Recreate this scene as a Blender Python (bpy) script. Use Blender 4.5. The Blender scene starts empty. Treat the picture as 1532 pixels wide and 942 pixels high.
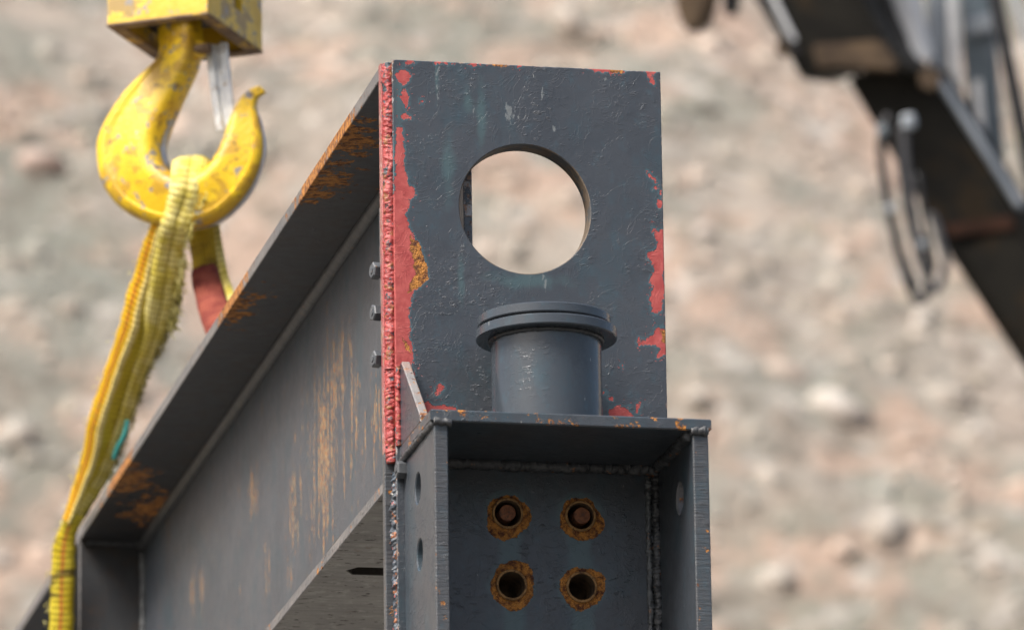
import bpy, bmesh, math, random
import numpy as np
from mathutils import Vector, Matrix, noise as mnoise
from mathutils.geometry import delaunay_2d_cdt

random.seed(7)
rng = np.random.default_rng(7)
SC = bpy.context.scene
COL = SC.collection

# ------------------------------------------------------------------ camera
F, CX, CY, D0, H = 10670.0, 766.0, 471.0, 10.5, 4.6      # focal length in photo pixels; hole centre stands H above ground
_A = np.array([-2302, 2871, F]); _A /= np.linalg.norm(_A)
_s = .0397
_X = np.array([1, _s, (.204 - .2544 * _s) / .9453]); _X -= _A * _X.dot(_A); _X /= np.linalg.norm(_X)
_Z = -np.cross(_A, _X)
CM = np.array([_X, _A, _Z])
def ray(px, py): return CM @ np.array([(px - CX) / F, (py - CY) / F, 1.0])
P0 = np.array([0, 0, H])
CAM = P0 - ray(785.5, 312.5) * D0
def atd(px, py, d): return CAM + ray(px, py) * d            # survey: a sight line and a distance give a place
def on_plane(px, py, ax, v):
    r = ray(px, py); return CAM + r * (v - CAM[ax]) / r[ax]
cam = bpy.data.cameras.new('camera'); camo = bpy.data.objects.new('camera', cam); COL.objects.link(camo)
R_, U_, B_ = CM[:, 0], -CM[:, 1], -CM[:, 2]
camo.matrix_world = Matrix(((R_[0], U_[0], B_[0], CAM[0]), (R_[1], U_[1], B_[1], CAM[1]), (R_[2], U_[2], B_[2], CAM[2]), (0, 0, 0, 1)))
cam.sensor_width = 36.0
cam.lens = F / 1532 * 36.0
cam.clip_start = 0.1; cam.clip_end = 3000
cam.dof.use_dof = True
cam.dof.focus_distance = 10.66
cam.dof.aperture_fstop = 6.4
SC.camera = camo

# ------------------------------------------------------------------ sky, sun, exposure
SUN_DIR = Vector((-0.85, -0.52, 1.25)).normalized()
world = bpy.data.worlds.new('World'); SC.world = world; world.use_nodes = True
wn = world.node_tree; wn.nodes.clear()
sky = wn.nodes.new('ShaderNodeTexSky'); sky.sky_type = 'NISHITA'; sky.sun_disc = False
sky.sun_elevation = math.asin(SUN_DIR.z); sky.sun_rotation = math.atan2(SUN_DIR.x, SUN_DIR.y)
sky.air_density = 1.0; sky.dust_density = 6.0; sky.ozone_density = 1.0
bg = wn.nodes.new('ShaderNodeBackground'); bg.inputs['Strength'].default_value = 0.085
wo = wn.nodes.new('ShaderNodeOutputWorld')
wn.links.new(sky.outputs[0], bg.inputs[0]); wn.links.new(bg.outputs[0], wo.inputs[0])
sl = bpy.data.lights.new('sun', 'SUN'); sl.energy = 2.3; sl.angle = math.radians(24); sl.color = (1, .975, .94)
so = bpy.data.objects.new('sun', sl); COL.objects.link(so)
so.rotation_euler = SUN_DIR.to_track_quat('Z', 'Y').to_euler(); so.location = (-10, -10, 20)
SC.view_settings.view_transform = 'Standard'; SC.view_settings.look = 'None'
SC.view_settings.exposure = 1.30; SC.view_settings.gamma = 1.0
SC.view_settings.use_curve_mapping = False

# ------------------------------------------------------------------ node helpers
class NT:
    def __init__(s, name):
        s.m = bpy.data.materials.new(name); s.m.use_nodes = True
        s.t = s.m.node_tree; s.t.nodes.clear()
        s.out = s.n('ShaderNodeOutputMaterial'); s.b = s.n('ShaderNodeBsdfPrincipled')
        s.t.links.new(s.b.outputs[0], s.out.inputs[0])
        s.co = s.n('ShaderNodeTexCoord').outputs['Object']
    def n(s, k): return s.t.nodes.new(k)
    def put(s, sock, v):
        if isinstance(v, bpy.types.NodeSocket): s.t.links.new(v, sock)
        elif isinstance(v, (int, float)) and sock.type == 'RGBA': sock.default_value = (v, v, v, 1)
        elif v is not None: sock.default_value = (v if not isinstance(v, tuple) or len(v) != 3 or sock.type != 'RGBA' else (*v, 1))
    def math(s, op, a, b=0.0, c=None, clamp=False):
        n = s.n('ShaderNodeMath'); n.operation = op; n.use_clamp = clamp
        s.put(n.inputs[0], a); s.put(n.inputs[1], b)
        if c is not None: s.put(n.inputs[2], c)
        return n.outputs[0]
    def add(s, a, b): return s.math('ADD', a, b)
    def mul(s, a, b): return s.math('MULTIPLY', a, b)
    def ramp(s, v, a, b, lo=0.0, hi=1.0, smooth=True):
        n = s.n('ShaderNodeMapRange'); n.interpolation_type = 'SMOOTHSTEP' if smooth else 'LINEAR'
        s.put(n.inputs[0], v)
        for i, x in enumerate((a, b, lo, hi)): n.inputs[i + 1].default_value = x
        return n.outputs[0]
    def scale(s, vec=(1, 1, 1), loc=(0, 0, 0), co=None):
        n = s.n('ShaderNodeMapping'); s.put(n.inputs[0], co or s.co); n.inputs[3].default_value = vec; n.inputs[1].default_value = loc
        return n.outputs[0]
    def noise(s, sc, detail=3, rough=.55, co=None, dist=0.0, col=False):
        n = s.n('ShaderNodeTexNoise'); s.put(n.inputs['Vector'], co or s.co)
        n.inputs['Scale'].default_value = sc; n.inputs['Detail'].default_value = detail
        n.inputs['Roughness'].default_value = rough; n.inputs['Distortion'].default_value = dist
        return n.outputs['Color' if col else 'Fac']
    def vor(s, sc, co=None, feat='F1', out='Distance'):
        n = s.n('ShaderNodeTexVoronoi'); n.feature = feat; s.put(n.inputs['Vector'], co or s.co); n.inputs['Scale'].default_value = sc
        return n.outputs[out]
    def mix(s, f, a, b, mode='MIX'):
        n = s.n('ShaderNodeMix'); n.data_type = 'RGBA'; n.blend_type = mode
        s.put(n.inputs[0], f); s.put(n.inputs[6], a); s.put(n.inputs[7], b)
        return n.outputs[2]
    def attr(s, name, out='Fac'):
        n = s.n('ShaderNodeAttribute'); n.attribute_name = name; return n.outputs[out]
    def bump(s, h, dist=.001, strength=1.0, normal=None):
        n = s.n('ShaderNodeBump'); s.put(n.inputs['Height'], h); n.inputs['Distance'].default_value = dist
        n.inputs['Strength'].default_value = strength
        if normal: s.put(n.inputs['Normal'], normal)
        return n.outputs[0]
    def done(s, col, rough, normal=None, metal=0.0, spec=.5, coat=None):
        s.put(s.b.inputs['Base Color'], col); s.put(s.b.inputs['Roughness'], rough); s.put(s.b.inputs['Metallic'], metal)
        s.b.inputs['Specular IOR Level'].default_value = spec
        if normal: s.put(s.b.inputs['Normal'], normal)
        return s.m

OFF = 0.02      # attributes hold 0.02 + signed distance in metres (0 where a mesh has none)

def rust_col(t):
    n1 = t.noise(95, 5, .65); n2 = t.noise(320, 3, .6)
    c = t.mix(t.ramp(n1, .36, .6), (.075, .022, .010), (.46, .19, .035))
    c = t.mix(t.ramp(n2, .56, .72), c, (.055, .018, .010))
    return t.mix(t.mul(t.ramp(t.noise(160, 4, .6), .6, .72), .6), c, (.48, .29, .12))

def red_col(t):
    c = t.mix(t.ramp(t.noise(60, 4), .35, .65), (.29, .038, .035), (.38, .070, .062))
    c = t.mix(t.ramp(t.noise(240, 3), .62, .72), c, (.26, .038, .034))
    return t.mix(t.mul(t.ramp(t.noise(150, 5, .7), .63, .72), .8), c, (.40, .20, .06))

def painted(name, base=(.066, .073, .080), base2=(.086, .092, .098), teal=(.058, .098, .112), tealamt=.55, crinkle=1.0, rough=.33,
            edgewear_glint=.004, edgecol=(.30, .31, .32), rustspots=0.0, streak=0.0, pale=.5, cut=None, grime=.0, k=.60):
    t = NT(name)
    base, base2, teal = (tuple(v * k * w for v, w in zip(q, (.95, 1.0, 1.10) if k < .8 else (1, 1, 1))) for q in (base, base2, teal))
    big = t.noise(7, 4, .6); mid = t.noise(28, 5, .62)
    c = t.mix(t.ramp(big, .3, .7), base, base2)
    c = t.mix(t.mul(t.ramp(t.noise(11, 6, .72, co=t.scale((1, 1, .6))), .48, .66), tealamt), c, teal)
    c = t.mix(t.mul(t.ramp(t.noise(48, 5, .7, co=t.scale((1, 1, .7), (2, 5, 3))), .52, .68), tealamt * .7), c, tuple(k * 1.28 for k in teal))
    c = t.mix(t.mul(t.ramp(t.noise(23, 5, .7, co=t.scale((1, 1, .8), (7, 1, 9))), .54, .70), .4), c, tuple(k * .72 for k in base))
    # weathering halo where something says so (round rust rings, under runs)
    c = t.mix(t.mul(t.ramp(t.add(t.attr('halo'), t.mul(t.add(mid, -.5), .022)), OFF - .004, OFF + .008), .8), c, (.055, .092, .100))
    # pale run marks and little scratches, hanging vertically
    sv = t.scale((1, 1, .10))
    run = t.ramp(t.noise(75, 2, .5, co=sv), .71, .78)
    run = t.mul(run, t.ramp(t.noise(9, 3), .46, .66))
    c = t.mix(t.mul(run, pale * .6), c, (.13, .145, .148))
    scr = t.mul(t.ramp(t.noise(210, 2, .5, co=t.scale((1, 1, .22), (3, 1, 7))), .735, .765), t.ramp(t.noise(16, 2, co=t.scale((1, 1, 1), (9, 2, 4))), .50, .60))
    c = t.mix(t.mul(scr, pale), c, (.36, .37, .35))
    if grime:
        c = t.mix(t.mul(t.ramp(t.noise(20, 6, .7), .45, .62), grime), c, (.05, .030, .017))
    mk = t.ramp(t.add(t.add(t.attr('mark'), -OFF), t.mul(t.add(t.noise(260, 3, .6, co=t.scale((1, 1, .4))), -.5), .014)), -.0003, .0006)
    c = t.mix(t.mul(mk, .7), c, (.17, .185, .185))
    # height of the paint skin: runs, pimples, wrinkles
    reg = t.ramp(t.noise(9, 4, .6), .45, .66)
    pim = t.ramp(t.noise(125, 4, .62, co=t.scale((.55, .55, 1.35))), .55, .66)
    wr = t.noise(55, 6, .68, dist=.6)
    wr2 = t.ramp(t.math('ABSOLUTE', t.add(t.noise(18, 4, .6, dist=1.2), -.5)), 0, .018, 1, 0)
    h = t.add(t.mul(t.mul(pim, t.add(reg, .08)), .46 * crinkle), t.add(t.mul(t.mul(wr, t.add(reg, .35)), .62 * crinkle), t.mul(wr2, .10 * crinkle)))
    h = t.add(h, t.mul(t.mul(t.ramp(t.vor(70), 0, .10, 1, 0), t.ramp(t.noise(5, 2), .48, .6)), .5 * crinkle))
    rg = t.add(t.mul(t.noise(40, 4), .22), rough - .11)
    if cut:                                            # saw or flame cut striations across the edge
        st = t.noise(260, 3, .6, co=t.scale(cut)); h = t.add(h, t.mul(st, .9))
        c = t.mix(t.mul(t.ramp(st, .48, .64), .5), c, (.085, .088, .09))
        c = t.mix(t.ramp(st, .60, .70), c, (.02, .02, .021))
    if streak:
        stn = t.noise(48, 5, .7, co=t.scale((1, 1, .20)))
        gate = t.add(t.add(stn, t.mul(t.attr('streak'), .36)), t.mul(t.add(t.noise(160, 3, .6, co=t.scale((1, 1, .35))), -.28), .45))
        sm = t.mul(t.ramp(gate, .70, .80), t.ramp(t.add(t.noise(62, 3, .6, co=t.scale((1, 1, .055), (3, 3, 3))), t.mul(t.add(gate, -.80), .5)), .50, .56))
        sm = t.mul(sm, t.ramp(t.noise(150, 4, .65, co=t.scale((1, 1, .45), (5, 5, 5))), .43, .53))
        sc_ = t.mix(t.ramp(t.noise(130, 3), .4, .62), (.29, .215, .11), (.34, .125, .030))
        c = t.mix(t.mul(sm, streak), c, sc_); rg = t.mix(sm, rg, .8)
        # little dark pits beside the streaks
        c = t.mix(t.mul(t.ramp(t.vor(190), 0.10, .14, 1, 0), t.ramp(t.attr('streak'), .25, .5)), c, (.03, .022, .018))
    n1 = t.noise(85, 5, .7); n2 = t.noise(330, 3, .6)
    jag = t.add(t.mul(t.add(n1, -.52), .017), t.mul(t.add(n2, -.5), .006))
    # knocked edges, paled further to stand in for edge highlights
    if edgewear_glint:
        ed = t.add(t.add(t.attr('edge'), -OFF), t.mul(t.add(t.noise(48, 6, .75), -.50), edgewear_glint * 5))
        em = t.ramp(ed, -.0004, .0006)
        em = t.mul(em, t.ramp(t.attr('edge'), .001, .004))
        c = t.mix(t.mul(em, .75), c, t.mix(t.ramp(n1, .42, .58), edgecol, (.27, .13, .055)))
        h = t.add(h, t.mul(em, -.6))
    if rustspots:
        rs = t.ramp(t.add(t.noise(34, 6, .72, co=t.scale((1, 1, 1), (4.4, 2.2, 1.1))), t.mul(t.attr('rusty'), .3)), .76 - rustspots, .79 - rustspots)
        c = t.mix(rs, c, rust_col(t)); rg = t.mix(rs, rg, .85); h = t.add(h, t.mul(rs, t.add(n2, -.9)))
    # lost paint down to the red primer, then to rust
    ch = t.ramp(t.add(t.add(t.attr('chip'), -OFF), jag), -.0003, .0005)
    fleck = t.mul(t.ramp(t.noise(170, 3, .6, co=t.scale((1, 1, 1), (8, 8, 8))), .63, .65), t.ramp(t.attr('chip'), OFF - .014, OFF - .003))
    ch = t.math('MAXIMUM', ch, fleck)
    tealrim = t.ramp(t.add(t.add(t.attr('chip'), -OFF + .0025), jag), -.0022, .002)
    c = t.mix(t.mul(tealrim, .42), c, (.055, .135, .16))
    c = t.mix(ch, c, red_col(t))
    ru = t.ramp(t.add(t.add(t.attr('rust'), -OFF), t.mul(jag, .8)), -.0003, .0006)
    c = t.mix(ru, c, rust_col(t))
    rg = t.mix(ch, rg, .62); rg = t.mix(ru, rg, .9)
    h = t.add(h, t.mul(ch, -1.3)); h = t.add(h, t.mul(ru, t.mul(t.add(n2, -.6), 3.0)))
    return t.done(c, rg, t.bump(h, .0016, .9), spec=.5)

M = {}
M['face'] = painted('grey_paint_face')
M['plate'] = painted('grey_paint_plate', rustspots=.05, edgewear_glint=.003)
M['edge_h'] = painted('grey_paint_cut_edge', cut=(.10, .10, 1.3), rustspots=.15, crinkle=.5, edgewear_glint=0, pale=.25, base=(.075, .078, .08), base2=(.10, .10, .098))
M['edge_v'] = painted('grey_paint_top_edge', rustspots=.20, crinkle=1.0, edgewear_glint=0, base=(.070, .078, .084), base2=(.10, .106, .11))
M['web'] = painted('grey_paint_web', base=(.088, .094, .102), base2=(.115, .120, .126), streak=.85, crinkle=.55, rough=.42, pale=.5, tealamt=.7)
M['under'] = painted('shaded_paint_under_flange', base=(.040, .040, .041), base2=(.054, .053, .052), rustspots=.07, crinkle=.5, rough=.5, grime=.35, tealamt=.1, edgewear_glint=.0)  # grey paint darkened for the shade under the flange; rust spots are real
M['flange_edge'] = painted('worn_edge_lit_hole', base=(.13, .13, .14), base2=(.20, .19, .185), cut=(1, .35, .35), rustspots=.15, crinkle=.6, edgewear_glint=.0, tealamt=.2, k=.85)
M['stub'] = painted('grey_paint_stub', base=(.070, .080, .088), base2=(.088, .098, .104), rough=.17, crinkle=.24, rustspots=.0, pale=.6, edgewear_glint=.0012)
M['strip'] = painted('red_primer_edge', base=(.38, .085, .085), base2=(.46, .14, .13), teal=(.55, .24, .22), rustspots=.06, edgecol=(.42, .26, .25), edgewear_glint=.003, k=.8)
M['pale_edge'] = painted('scraped_gusset_edge', base=(.22, .215, .215), base2=(.30, .285, .27), teal=(.34, .19, .13), tealamt=.9, rustspots=.19, crinkle=.6, edgewear_glint=0, k=.8)

def rough_under():
    t = NT('pitted_scale_lit')
    c = t.mix(t.ramp(t.noise(9, 4), .3, .7), (.25, .243, .228), (.32, .31, .29))  # base raised to stand in for light bounced up from below
    bands = t.noise(30, 3, .6, co=t.scale((.25, 3.2, 1)))
    c = t.mix(t.mul(t.ramp(bands, .45, .62), .22), c, (.12, .115, .105))
    pit = t.ramp(t.noise(95, 3, .6, co=t.scale((.5, .9, 1))), .63, .68)
    c = t.mix(t.mul(pit, .9), c, (.032, .024, .02))
    c = t.mix(t.mul(t.ramp(t.noise(30, 5, .7), .62, .70), .4), c, (.17, .085, .04))
    c = t.mix(t.mul(t.ramp(t.noise(38, 5, .7, co=t.scale((1, 1, 1), (6, 2, 2))), .52, .64), .5), c, (.42, .41, .385))
    h = t.add(t.mul(t.noise(120, 5, .7), 1.0), t.mul(pit, -1.2))
    return t.done(c, .75, t.bump(h, .0015, .8), spec=.3)
M['scale'] = rough_under()

def weld_mat(name, a, b, spots, amt=.5, rough=.5):
    t = NT(name)
    c = t.mix(t.ramp(t.noise(45, 4, .65), .35, .62), a, b)
    if name.startswith('red'): c = t.mix(t.ramp(t.noise(26, 6, .7, co=t.scale((1, 1, .7), (2, 9, 4))), .60, .625), c, (.035, .05, .058))
    for i, (col, lo) in enumerate(spots):
        c = t.mix(t.mul(t.ramp(t.noise(75 + 30 * i, 4, .65, co=t.scale((1, 1, 1), (i * 3.1, i, i * 2.2))), lo, lo + .03), amt), c, col)
    return t.done(c, rough, t.bump(t.noise(300, 4, .65), .0012, .9))
M['weld_red'] = weld_mat('red_primer_weld', (.27, .030, .028), (.37, .062, .056), [((.24, .09, .03), .57), ((.05, .022, .022), .585), ((.05, .08, .095), .60)], .9)
M['weld_grey'] = weld_mat('grey_paint_weld', (.046, .048, .051), (.068, .07, .072), [((.25, .11, .04), .66)], .8, .42)
M['weld_dark'] = weld_mat('dark_paint_weld', (.028, .03, .032), (.048, .052, .056), [((.25, .11, .04), .64)], .8, .38)
M['weld_mixed'] = weld_mat('flaking_weld', (.035, .04, .046), (.065, .085, .11), [((.30, .10, .03), .57), ((.45, .10, .09), .61), ((.55, .53, .46), .66)], .9)
M['weld_pale'] = weld_mat('scraped_weld', (.06, .065, .07), (.11, .12, .125), [((.22, .10, .04), .62)], .7, .4)

def simple(name, cols, rough=.5, sc=30, spots=None, bump=.0008, metal=0.0, bs=120, spec=.5):
    t = NT(name)
    c = t.mix(t.ramp(t.noise(sc, 5, .62), .35, .65), cols[0], cols[1])
    for i, (col, s_, lo, a) in enumerate(spots or []):
        c = t.mix(t.mul(t.ramp(t.noise(s_, 5, .68, co=t.scale((1, 1, 1), (i * 4.1, i * 1.7, i * 2.2))), lo, lo + .025), a), c, col)
    return t.done(c, rough, t.bump(t.noise(bs, 5, .65), bump, .8), metal, spec)
M['bore'] = simple('browned_bore', ((.085, .060, .040), (.13, .098, .068)), .7, 40, [((.06, .062, .064), 30, .5, .9)])
M['yellow'] = simple('chipped_yellow_paint', ((.66, .41, .008), (.77, .52, .014)), .34, 12,
                     [((.36, .18, .02), 16, .52, .6), ((.20, .20, .22), 38, .59, .95), ((.13, .07, .035), 60, .61, .9)], .0018)
M['yellow_block'] = simple('yellow_block_paint', ((.58, .36, .015), (.70, .48, .05)), .4, 14,
                           [((.22, .14, .07), 14, .55, .75), ((.22, .22, .23), 30, .595, .9)], .0015)
M['brown_rim'] = simple('worn_brown_steel', ((.13, .075, .045), (.24, .16, .09)), .7, 30, [((.55, .35, .05), 25, .58, .8)])
M['dark_in'] = simple('dark_steel_slot_shade', ((.02, .017, .014), (.045, .038, .03)), .55, 25)
M['galv'] = simple('galvanised_latch', ((.55, .56, .56), (.78, .78, .75)), .38, 40, [((.30, .20, .10), 45, .60, .8)], .0006)
M['bare'] = simple('bare_worn_steel', ((.36, .36, .38), (.50, .50, .51)), .35, 50, [((.20, .12, .06), 50, .6, .7)], metal=.6)
M['bolt'] = simple('grey_painted_bolt', ((.06, .067, .075), (.09, .097, .105)), .4, 60, [((.25, .12, .05), 120, .64, .7)])
M['bolt_dark'] = simple('dark_painted_bolt', ((.055, .06, .066), (.08, .086, .092)), .4, 60, [((.25, .12, .05), 120, .66, .7)])
M['bolt_rust'] = simple('rusty_bolt_end', ((.13, .05, .025), (.26, .10, .045)), .8, 130, [((.09, .05, .035), 200, .55, .9)], .001)
M['rust_rim'] = simple('rusty_sleeve', ((.16, .085, .03), (.33, .18, .065)), .8, 90, [((.06, .028, .015), 160, .58, .8)], .0012)
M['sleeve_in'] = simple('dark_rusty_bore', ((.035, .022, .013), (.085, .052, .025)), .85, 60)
M['arm'] = simple('excavator_dark_paint', ((.012, .011, .009), (.020, .018, .014)), .6, 6, [((.035, .024, .013), 4, .58, .7)], .002, bs=30, spec=.15)
M['arm_brown'] = simple('excavator_muddy_steel', ((.055, .034, .018), (.12, .078, .042)), .75, 7, None, .002, bs=30)
M['arm_grey'] = simple('excavator_grey_steel', ((.22, .25, .28), (.34, .37, .40)), .35, 5, None, .001, bs=30)
M['arm_pale'] = simple('excavator_pale_cylinder', ((.60, .61, .62), (.75, .75, .74)), .35, 5, None, .001, bs=30)
M['arm_teal'] = simple('excavator_slate_plate', ((.10, .13, .15), (.18, .21, .23)), .45, 5)
M['black'] = simple('black_rubber_hose', ((.012, .012, .013), (.03, .03, .032)), .5, 20)
M['hose_grey'] = simple('grey_rubber_hose', ((.05, .05, .055), (.09, .09, .095)), .45, 20)
M['red_band'] = simple('reddish_wear_band', ((.028, .013, .008), (.055, .024, .014)), .7, 10, spec=.2)
M['green'] = simple('yellow_green_guard', ((.55, .55, .12), (.65, .65, .2)), .5, 10)
M['rope'] = simple('greased_wire_rope', ((.10, .10, .10), (.2, .2, .19)), .5, 80)

def webbing(name, side):
    t = NT(name)
    n = t.n('ShaderNodeUVMap'); n.uv_map = 'UVMap'; uv = n.outputs[0]
    sp = t.n('ShaderNodeSeparateXYZ'); t.put(sp.inputs[0], uv); u, v = sp.outputs[0], sp.outputs[1]
    if side == 'front':
        c = t.mix(t.ramp(u, .30, .36), (.72, .42, .010), (.78, .66, .28))            # golden edge, pale fold
        c = t.mix(t.mul(t.ramp(u, .10, .14), t.ramp(u, .20, .24, 1, 0)), c, (.50, .15, .015))
        c = t.mix(t.ramp(u, .46, .54), c, (.66, .53, .05))
        c = t.mix(t.mul(t.ramp(u, .72, .86), t.ramp(t.noise(28, 4, .6), .42, .55)), c, (.12, .095, .03))
        c = t.mix(t.mul(t.ramp(t.noise(60, 4, .65), .56, .64), .5), c, (.33, .24, .04))
    elif side == 'low':
        c = t.mix(t.ramp(t.noise(20, 3), .35, .65), (.52, .39, .015), (.58, .47, .04))
        c = t.mix(t.mul(t.ramp(u, .38, .43), t.ramp(u, .52, .57, 1, 0)), c, (.48, .12, .03))
        w = t.ramp(t.noise(38, 2, .5, co=t.scale((.3, .3, 1))), .56, .60)
        c = t.mix(t.mul(w, .85), c, (.07, .05, .02))
    elif side == 'pale':
        c = t.mix(t.ramp(t.noise(30, 4), .35, .65), (.66, .54, .09), (.80, .70, .27))
        c = t.mix(t.mul(t.ramp(t.math('ABSOLUTE', t.add(u, -.5)), .02, .07, 1, 0), .6), c, (.36, .26, .03))
        c = t.mix(t.mul(t.ramp(t.noise(75, 4, .65), .60, .66), .6), c, (.42, .36, .04))
    elif side == 'red':
        c = t.mix(t.ramp(t.noise(30, 4), .35, .65), (.15, .034, .024), (.25, .070, .042))
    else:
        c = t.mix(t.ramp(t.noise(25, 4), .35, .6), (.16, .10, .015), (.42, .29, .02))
    wave = t.math('SINE', t.mul(v, 2 * math.pi * 85)); rib = t.math('SINE', t.mul(u, 2 * math.pi * 9))
    h = t.add(t.add(t.mul(wave, .4), t.mul(rib, .45)), t.mul(t.noise(160, 4), .8))
    c = t.mix(t.mul(t.ramp(wave, .1, .8), .55), c, (.36, .26, .03) if side != 'red' else (.2, .03, .03))
    return t.done(c, .85, t.bump(h, .0016, .9), spec=.2)
for k in ('front', 'low', 'pale', 'back', 'red'): M['strap_' + k] = webbing('webbing_' + k, k)
M['thread'] = simple('frayed_thread', ((.55, .48, .12), (.75, .68, .28)), .9, 40)
M['thread_dark'] = simple('dirty_thread', ((.14, .11, .03), (.34, .28, .07)), .9, 40)
M['teal_cord'] = simple('teal_cord', ((.05, .42, .40), (.10, .55, .50)), .7, 40)

# ------------------------------------------------------------------ mesh helpers
def link(o, parent=None):
    COL.objects.link(o)
    if parent is not None:
        o.parent = parent
    return o
def thing(name, label, cat, loc, group=None):
    o = bpy.data.objects.new(name, None); o.location = loc; o.empty_display_size = .1; COL.objects.link(o)
    o['label'] = label; o['category'] = cat
    if group: o['group'] = group
    return o
def tag(o, label=None, cat=None, group=None, kind=None):
    for k, v in (('label', label), ('category', cat), ('group', group), ('kind', kind)):
        if v: o[k] = v
    return o
def origin_of(p):
    v = Vector((0, 0, 0))
    while p is not None: v += p.location; p = p.parent
    return np.array(v)
def mesh(name, verts, faces, mat, parent=None, smooth=False, attrs=None, matidx=None, recalc=True, loc=None, uv=None):
    """verts in world metres; the object is placed so that its parent's origin is subtracted"""
    verts = np.asarray(verts, dtype=float)
    base = origin_of(parent) if parent is not None else (np.array(loc) if loc is not None else np.zeros(3))
    me = bpy.data.meshes.new(name)
    me.from_pydata((verts - base).tolist(), [], [list(map(int, f)) for f in faces])
    if uv is not None:
        lay = me.uv_layers.new(name='UVMap')
        li = np.zeros(len(me.loops), dtype=np.int32); me.loops.foreach_get('vertex_index', li)
        lay.data.foreach_set('uv', np.asarray(uv)[li].ravel().astype(np.float32))
    for m_ in (mat if isinstance(mat, (list, tuple)) else [mat]): me.materials.append(M[m_] if isinstance(m_, str) else m_)
    if matidx is not None: me.polygons.foreach_set('material_index', np.asarray(matidx, dtype=np.int32))
    for k, a in (attrs or {}).items():
        a = np.asarray(a)
        if a.ndim == 1:
            at = me.attributes.new(k, 'FLOAT', 'POINT'); at.data.foreach_set('value', a.astype(np.float32))
        else:
            at = me.attributes.new(k, 'FLOAT_COLOR', 'POINT'); at.data.foreach_set('color', np.c_[a, np.ones(len(a))].ravel().astype(np.float32))
    if recalc:
        bm = bmesh.new(); bm.from_mesh(me); bmesh.ops.recalc_face_normals(bm, faces=bm.faces); bm.to_mesh(me); bm.free()
    if smooth: me.polygons.foreach_set('use_smooth', [True] * len(me.polygons))
    me.update()
    o = bpy.data.objects.new(name, me)
    if parent is None and loc is not None: o.location = loc
    return link(o, parent)

def poly_sd(pts, poly):
    """signed distance of (n,2) points to a polygon, positive inside"""
    poly = np.asarray(poly, float); n = len(poly); d = np.full(len(pts), 1e9); ins = np.zeros(len(pts), bool)
    for i in range(n):
        a, b = poly[i], poly[(i + 1) % n]; e = b - a; w = pts - a
        tt = np.clip((w @ e) / max(e @ e, 1e-12), 0, 1)
        d = np.minimum(d, np.linalg.norm(w - tt[:, None] * e, axis=1))
        c = (a[1] > pts[:, 1]) != (b[1] > pts[:, 1])
        with np.errstate(divide='ignore', invalid='ignore'):
            ins ^= c & (pts[:, 0] < (b[0] - a[0]) * (pts[:, 1] - a[1]) / (b[1] - a[1]) + a[0])
    return np.where(ins, d, -d)

def circle(cx, cy, r, n=48, ry=None):
    return [(cx + r * math.cos(2 * math.pi * i / n), cy + (ry or r) * math.sin(2 * math.pi * i / n)) for i in range(n)]
def offset_poly(poly, d):
    """positive d shrinks a counter-clockwise polygon"""
    p = np.asarray(poly, float); n = len(p)
    area = .5 * sum(p[i][0] * p[(i + 1) % n][1] - p[(i + 1) % n][0] * p[i][1] for i in range(n))
    if area < 0: d = -d
    out = []
    for i in range(n):
        a, b, c = p[i - 1], p[i], p[(i + 1) % n]
        e1 = (b - a) / np.linalg.norm(b - a); e2 = (c - b) / np.linalg.norm(c - b)
        n1 = np.array([-e1[1], e1[0]]); n2 = np.array([-e2[1], e2[0]])
        k = n1 + n2; k = k / max(1 + n1 @ n2, .2)
        out.append(b + k * d)
    return np.array(out)
def densify(poly, step):
    out = []
    for i in range(len(poly)):
        a = np.array(poly[i], float); b = np.array(poly[(i + 1) % len(poly)], float)
        k = max(1, int(np.linalg.norm(b - a) / step))
        for j in range(k): out.append(a + (b - a) * j / k)
    return out

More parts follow.
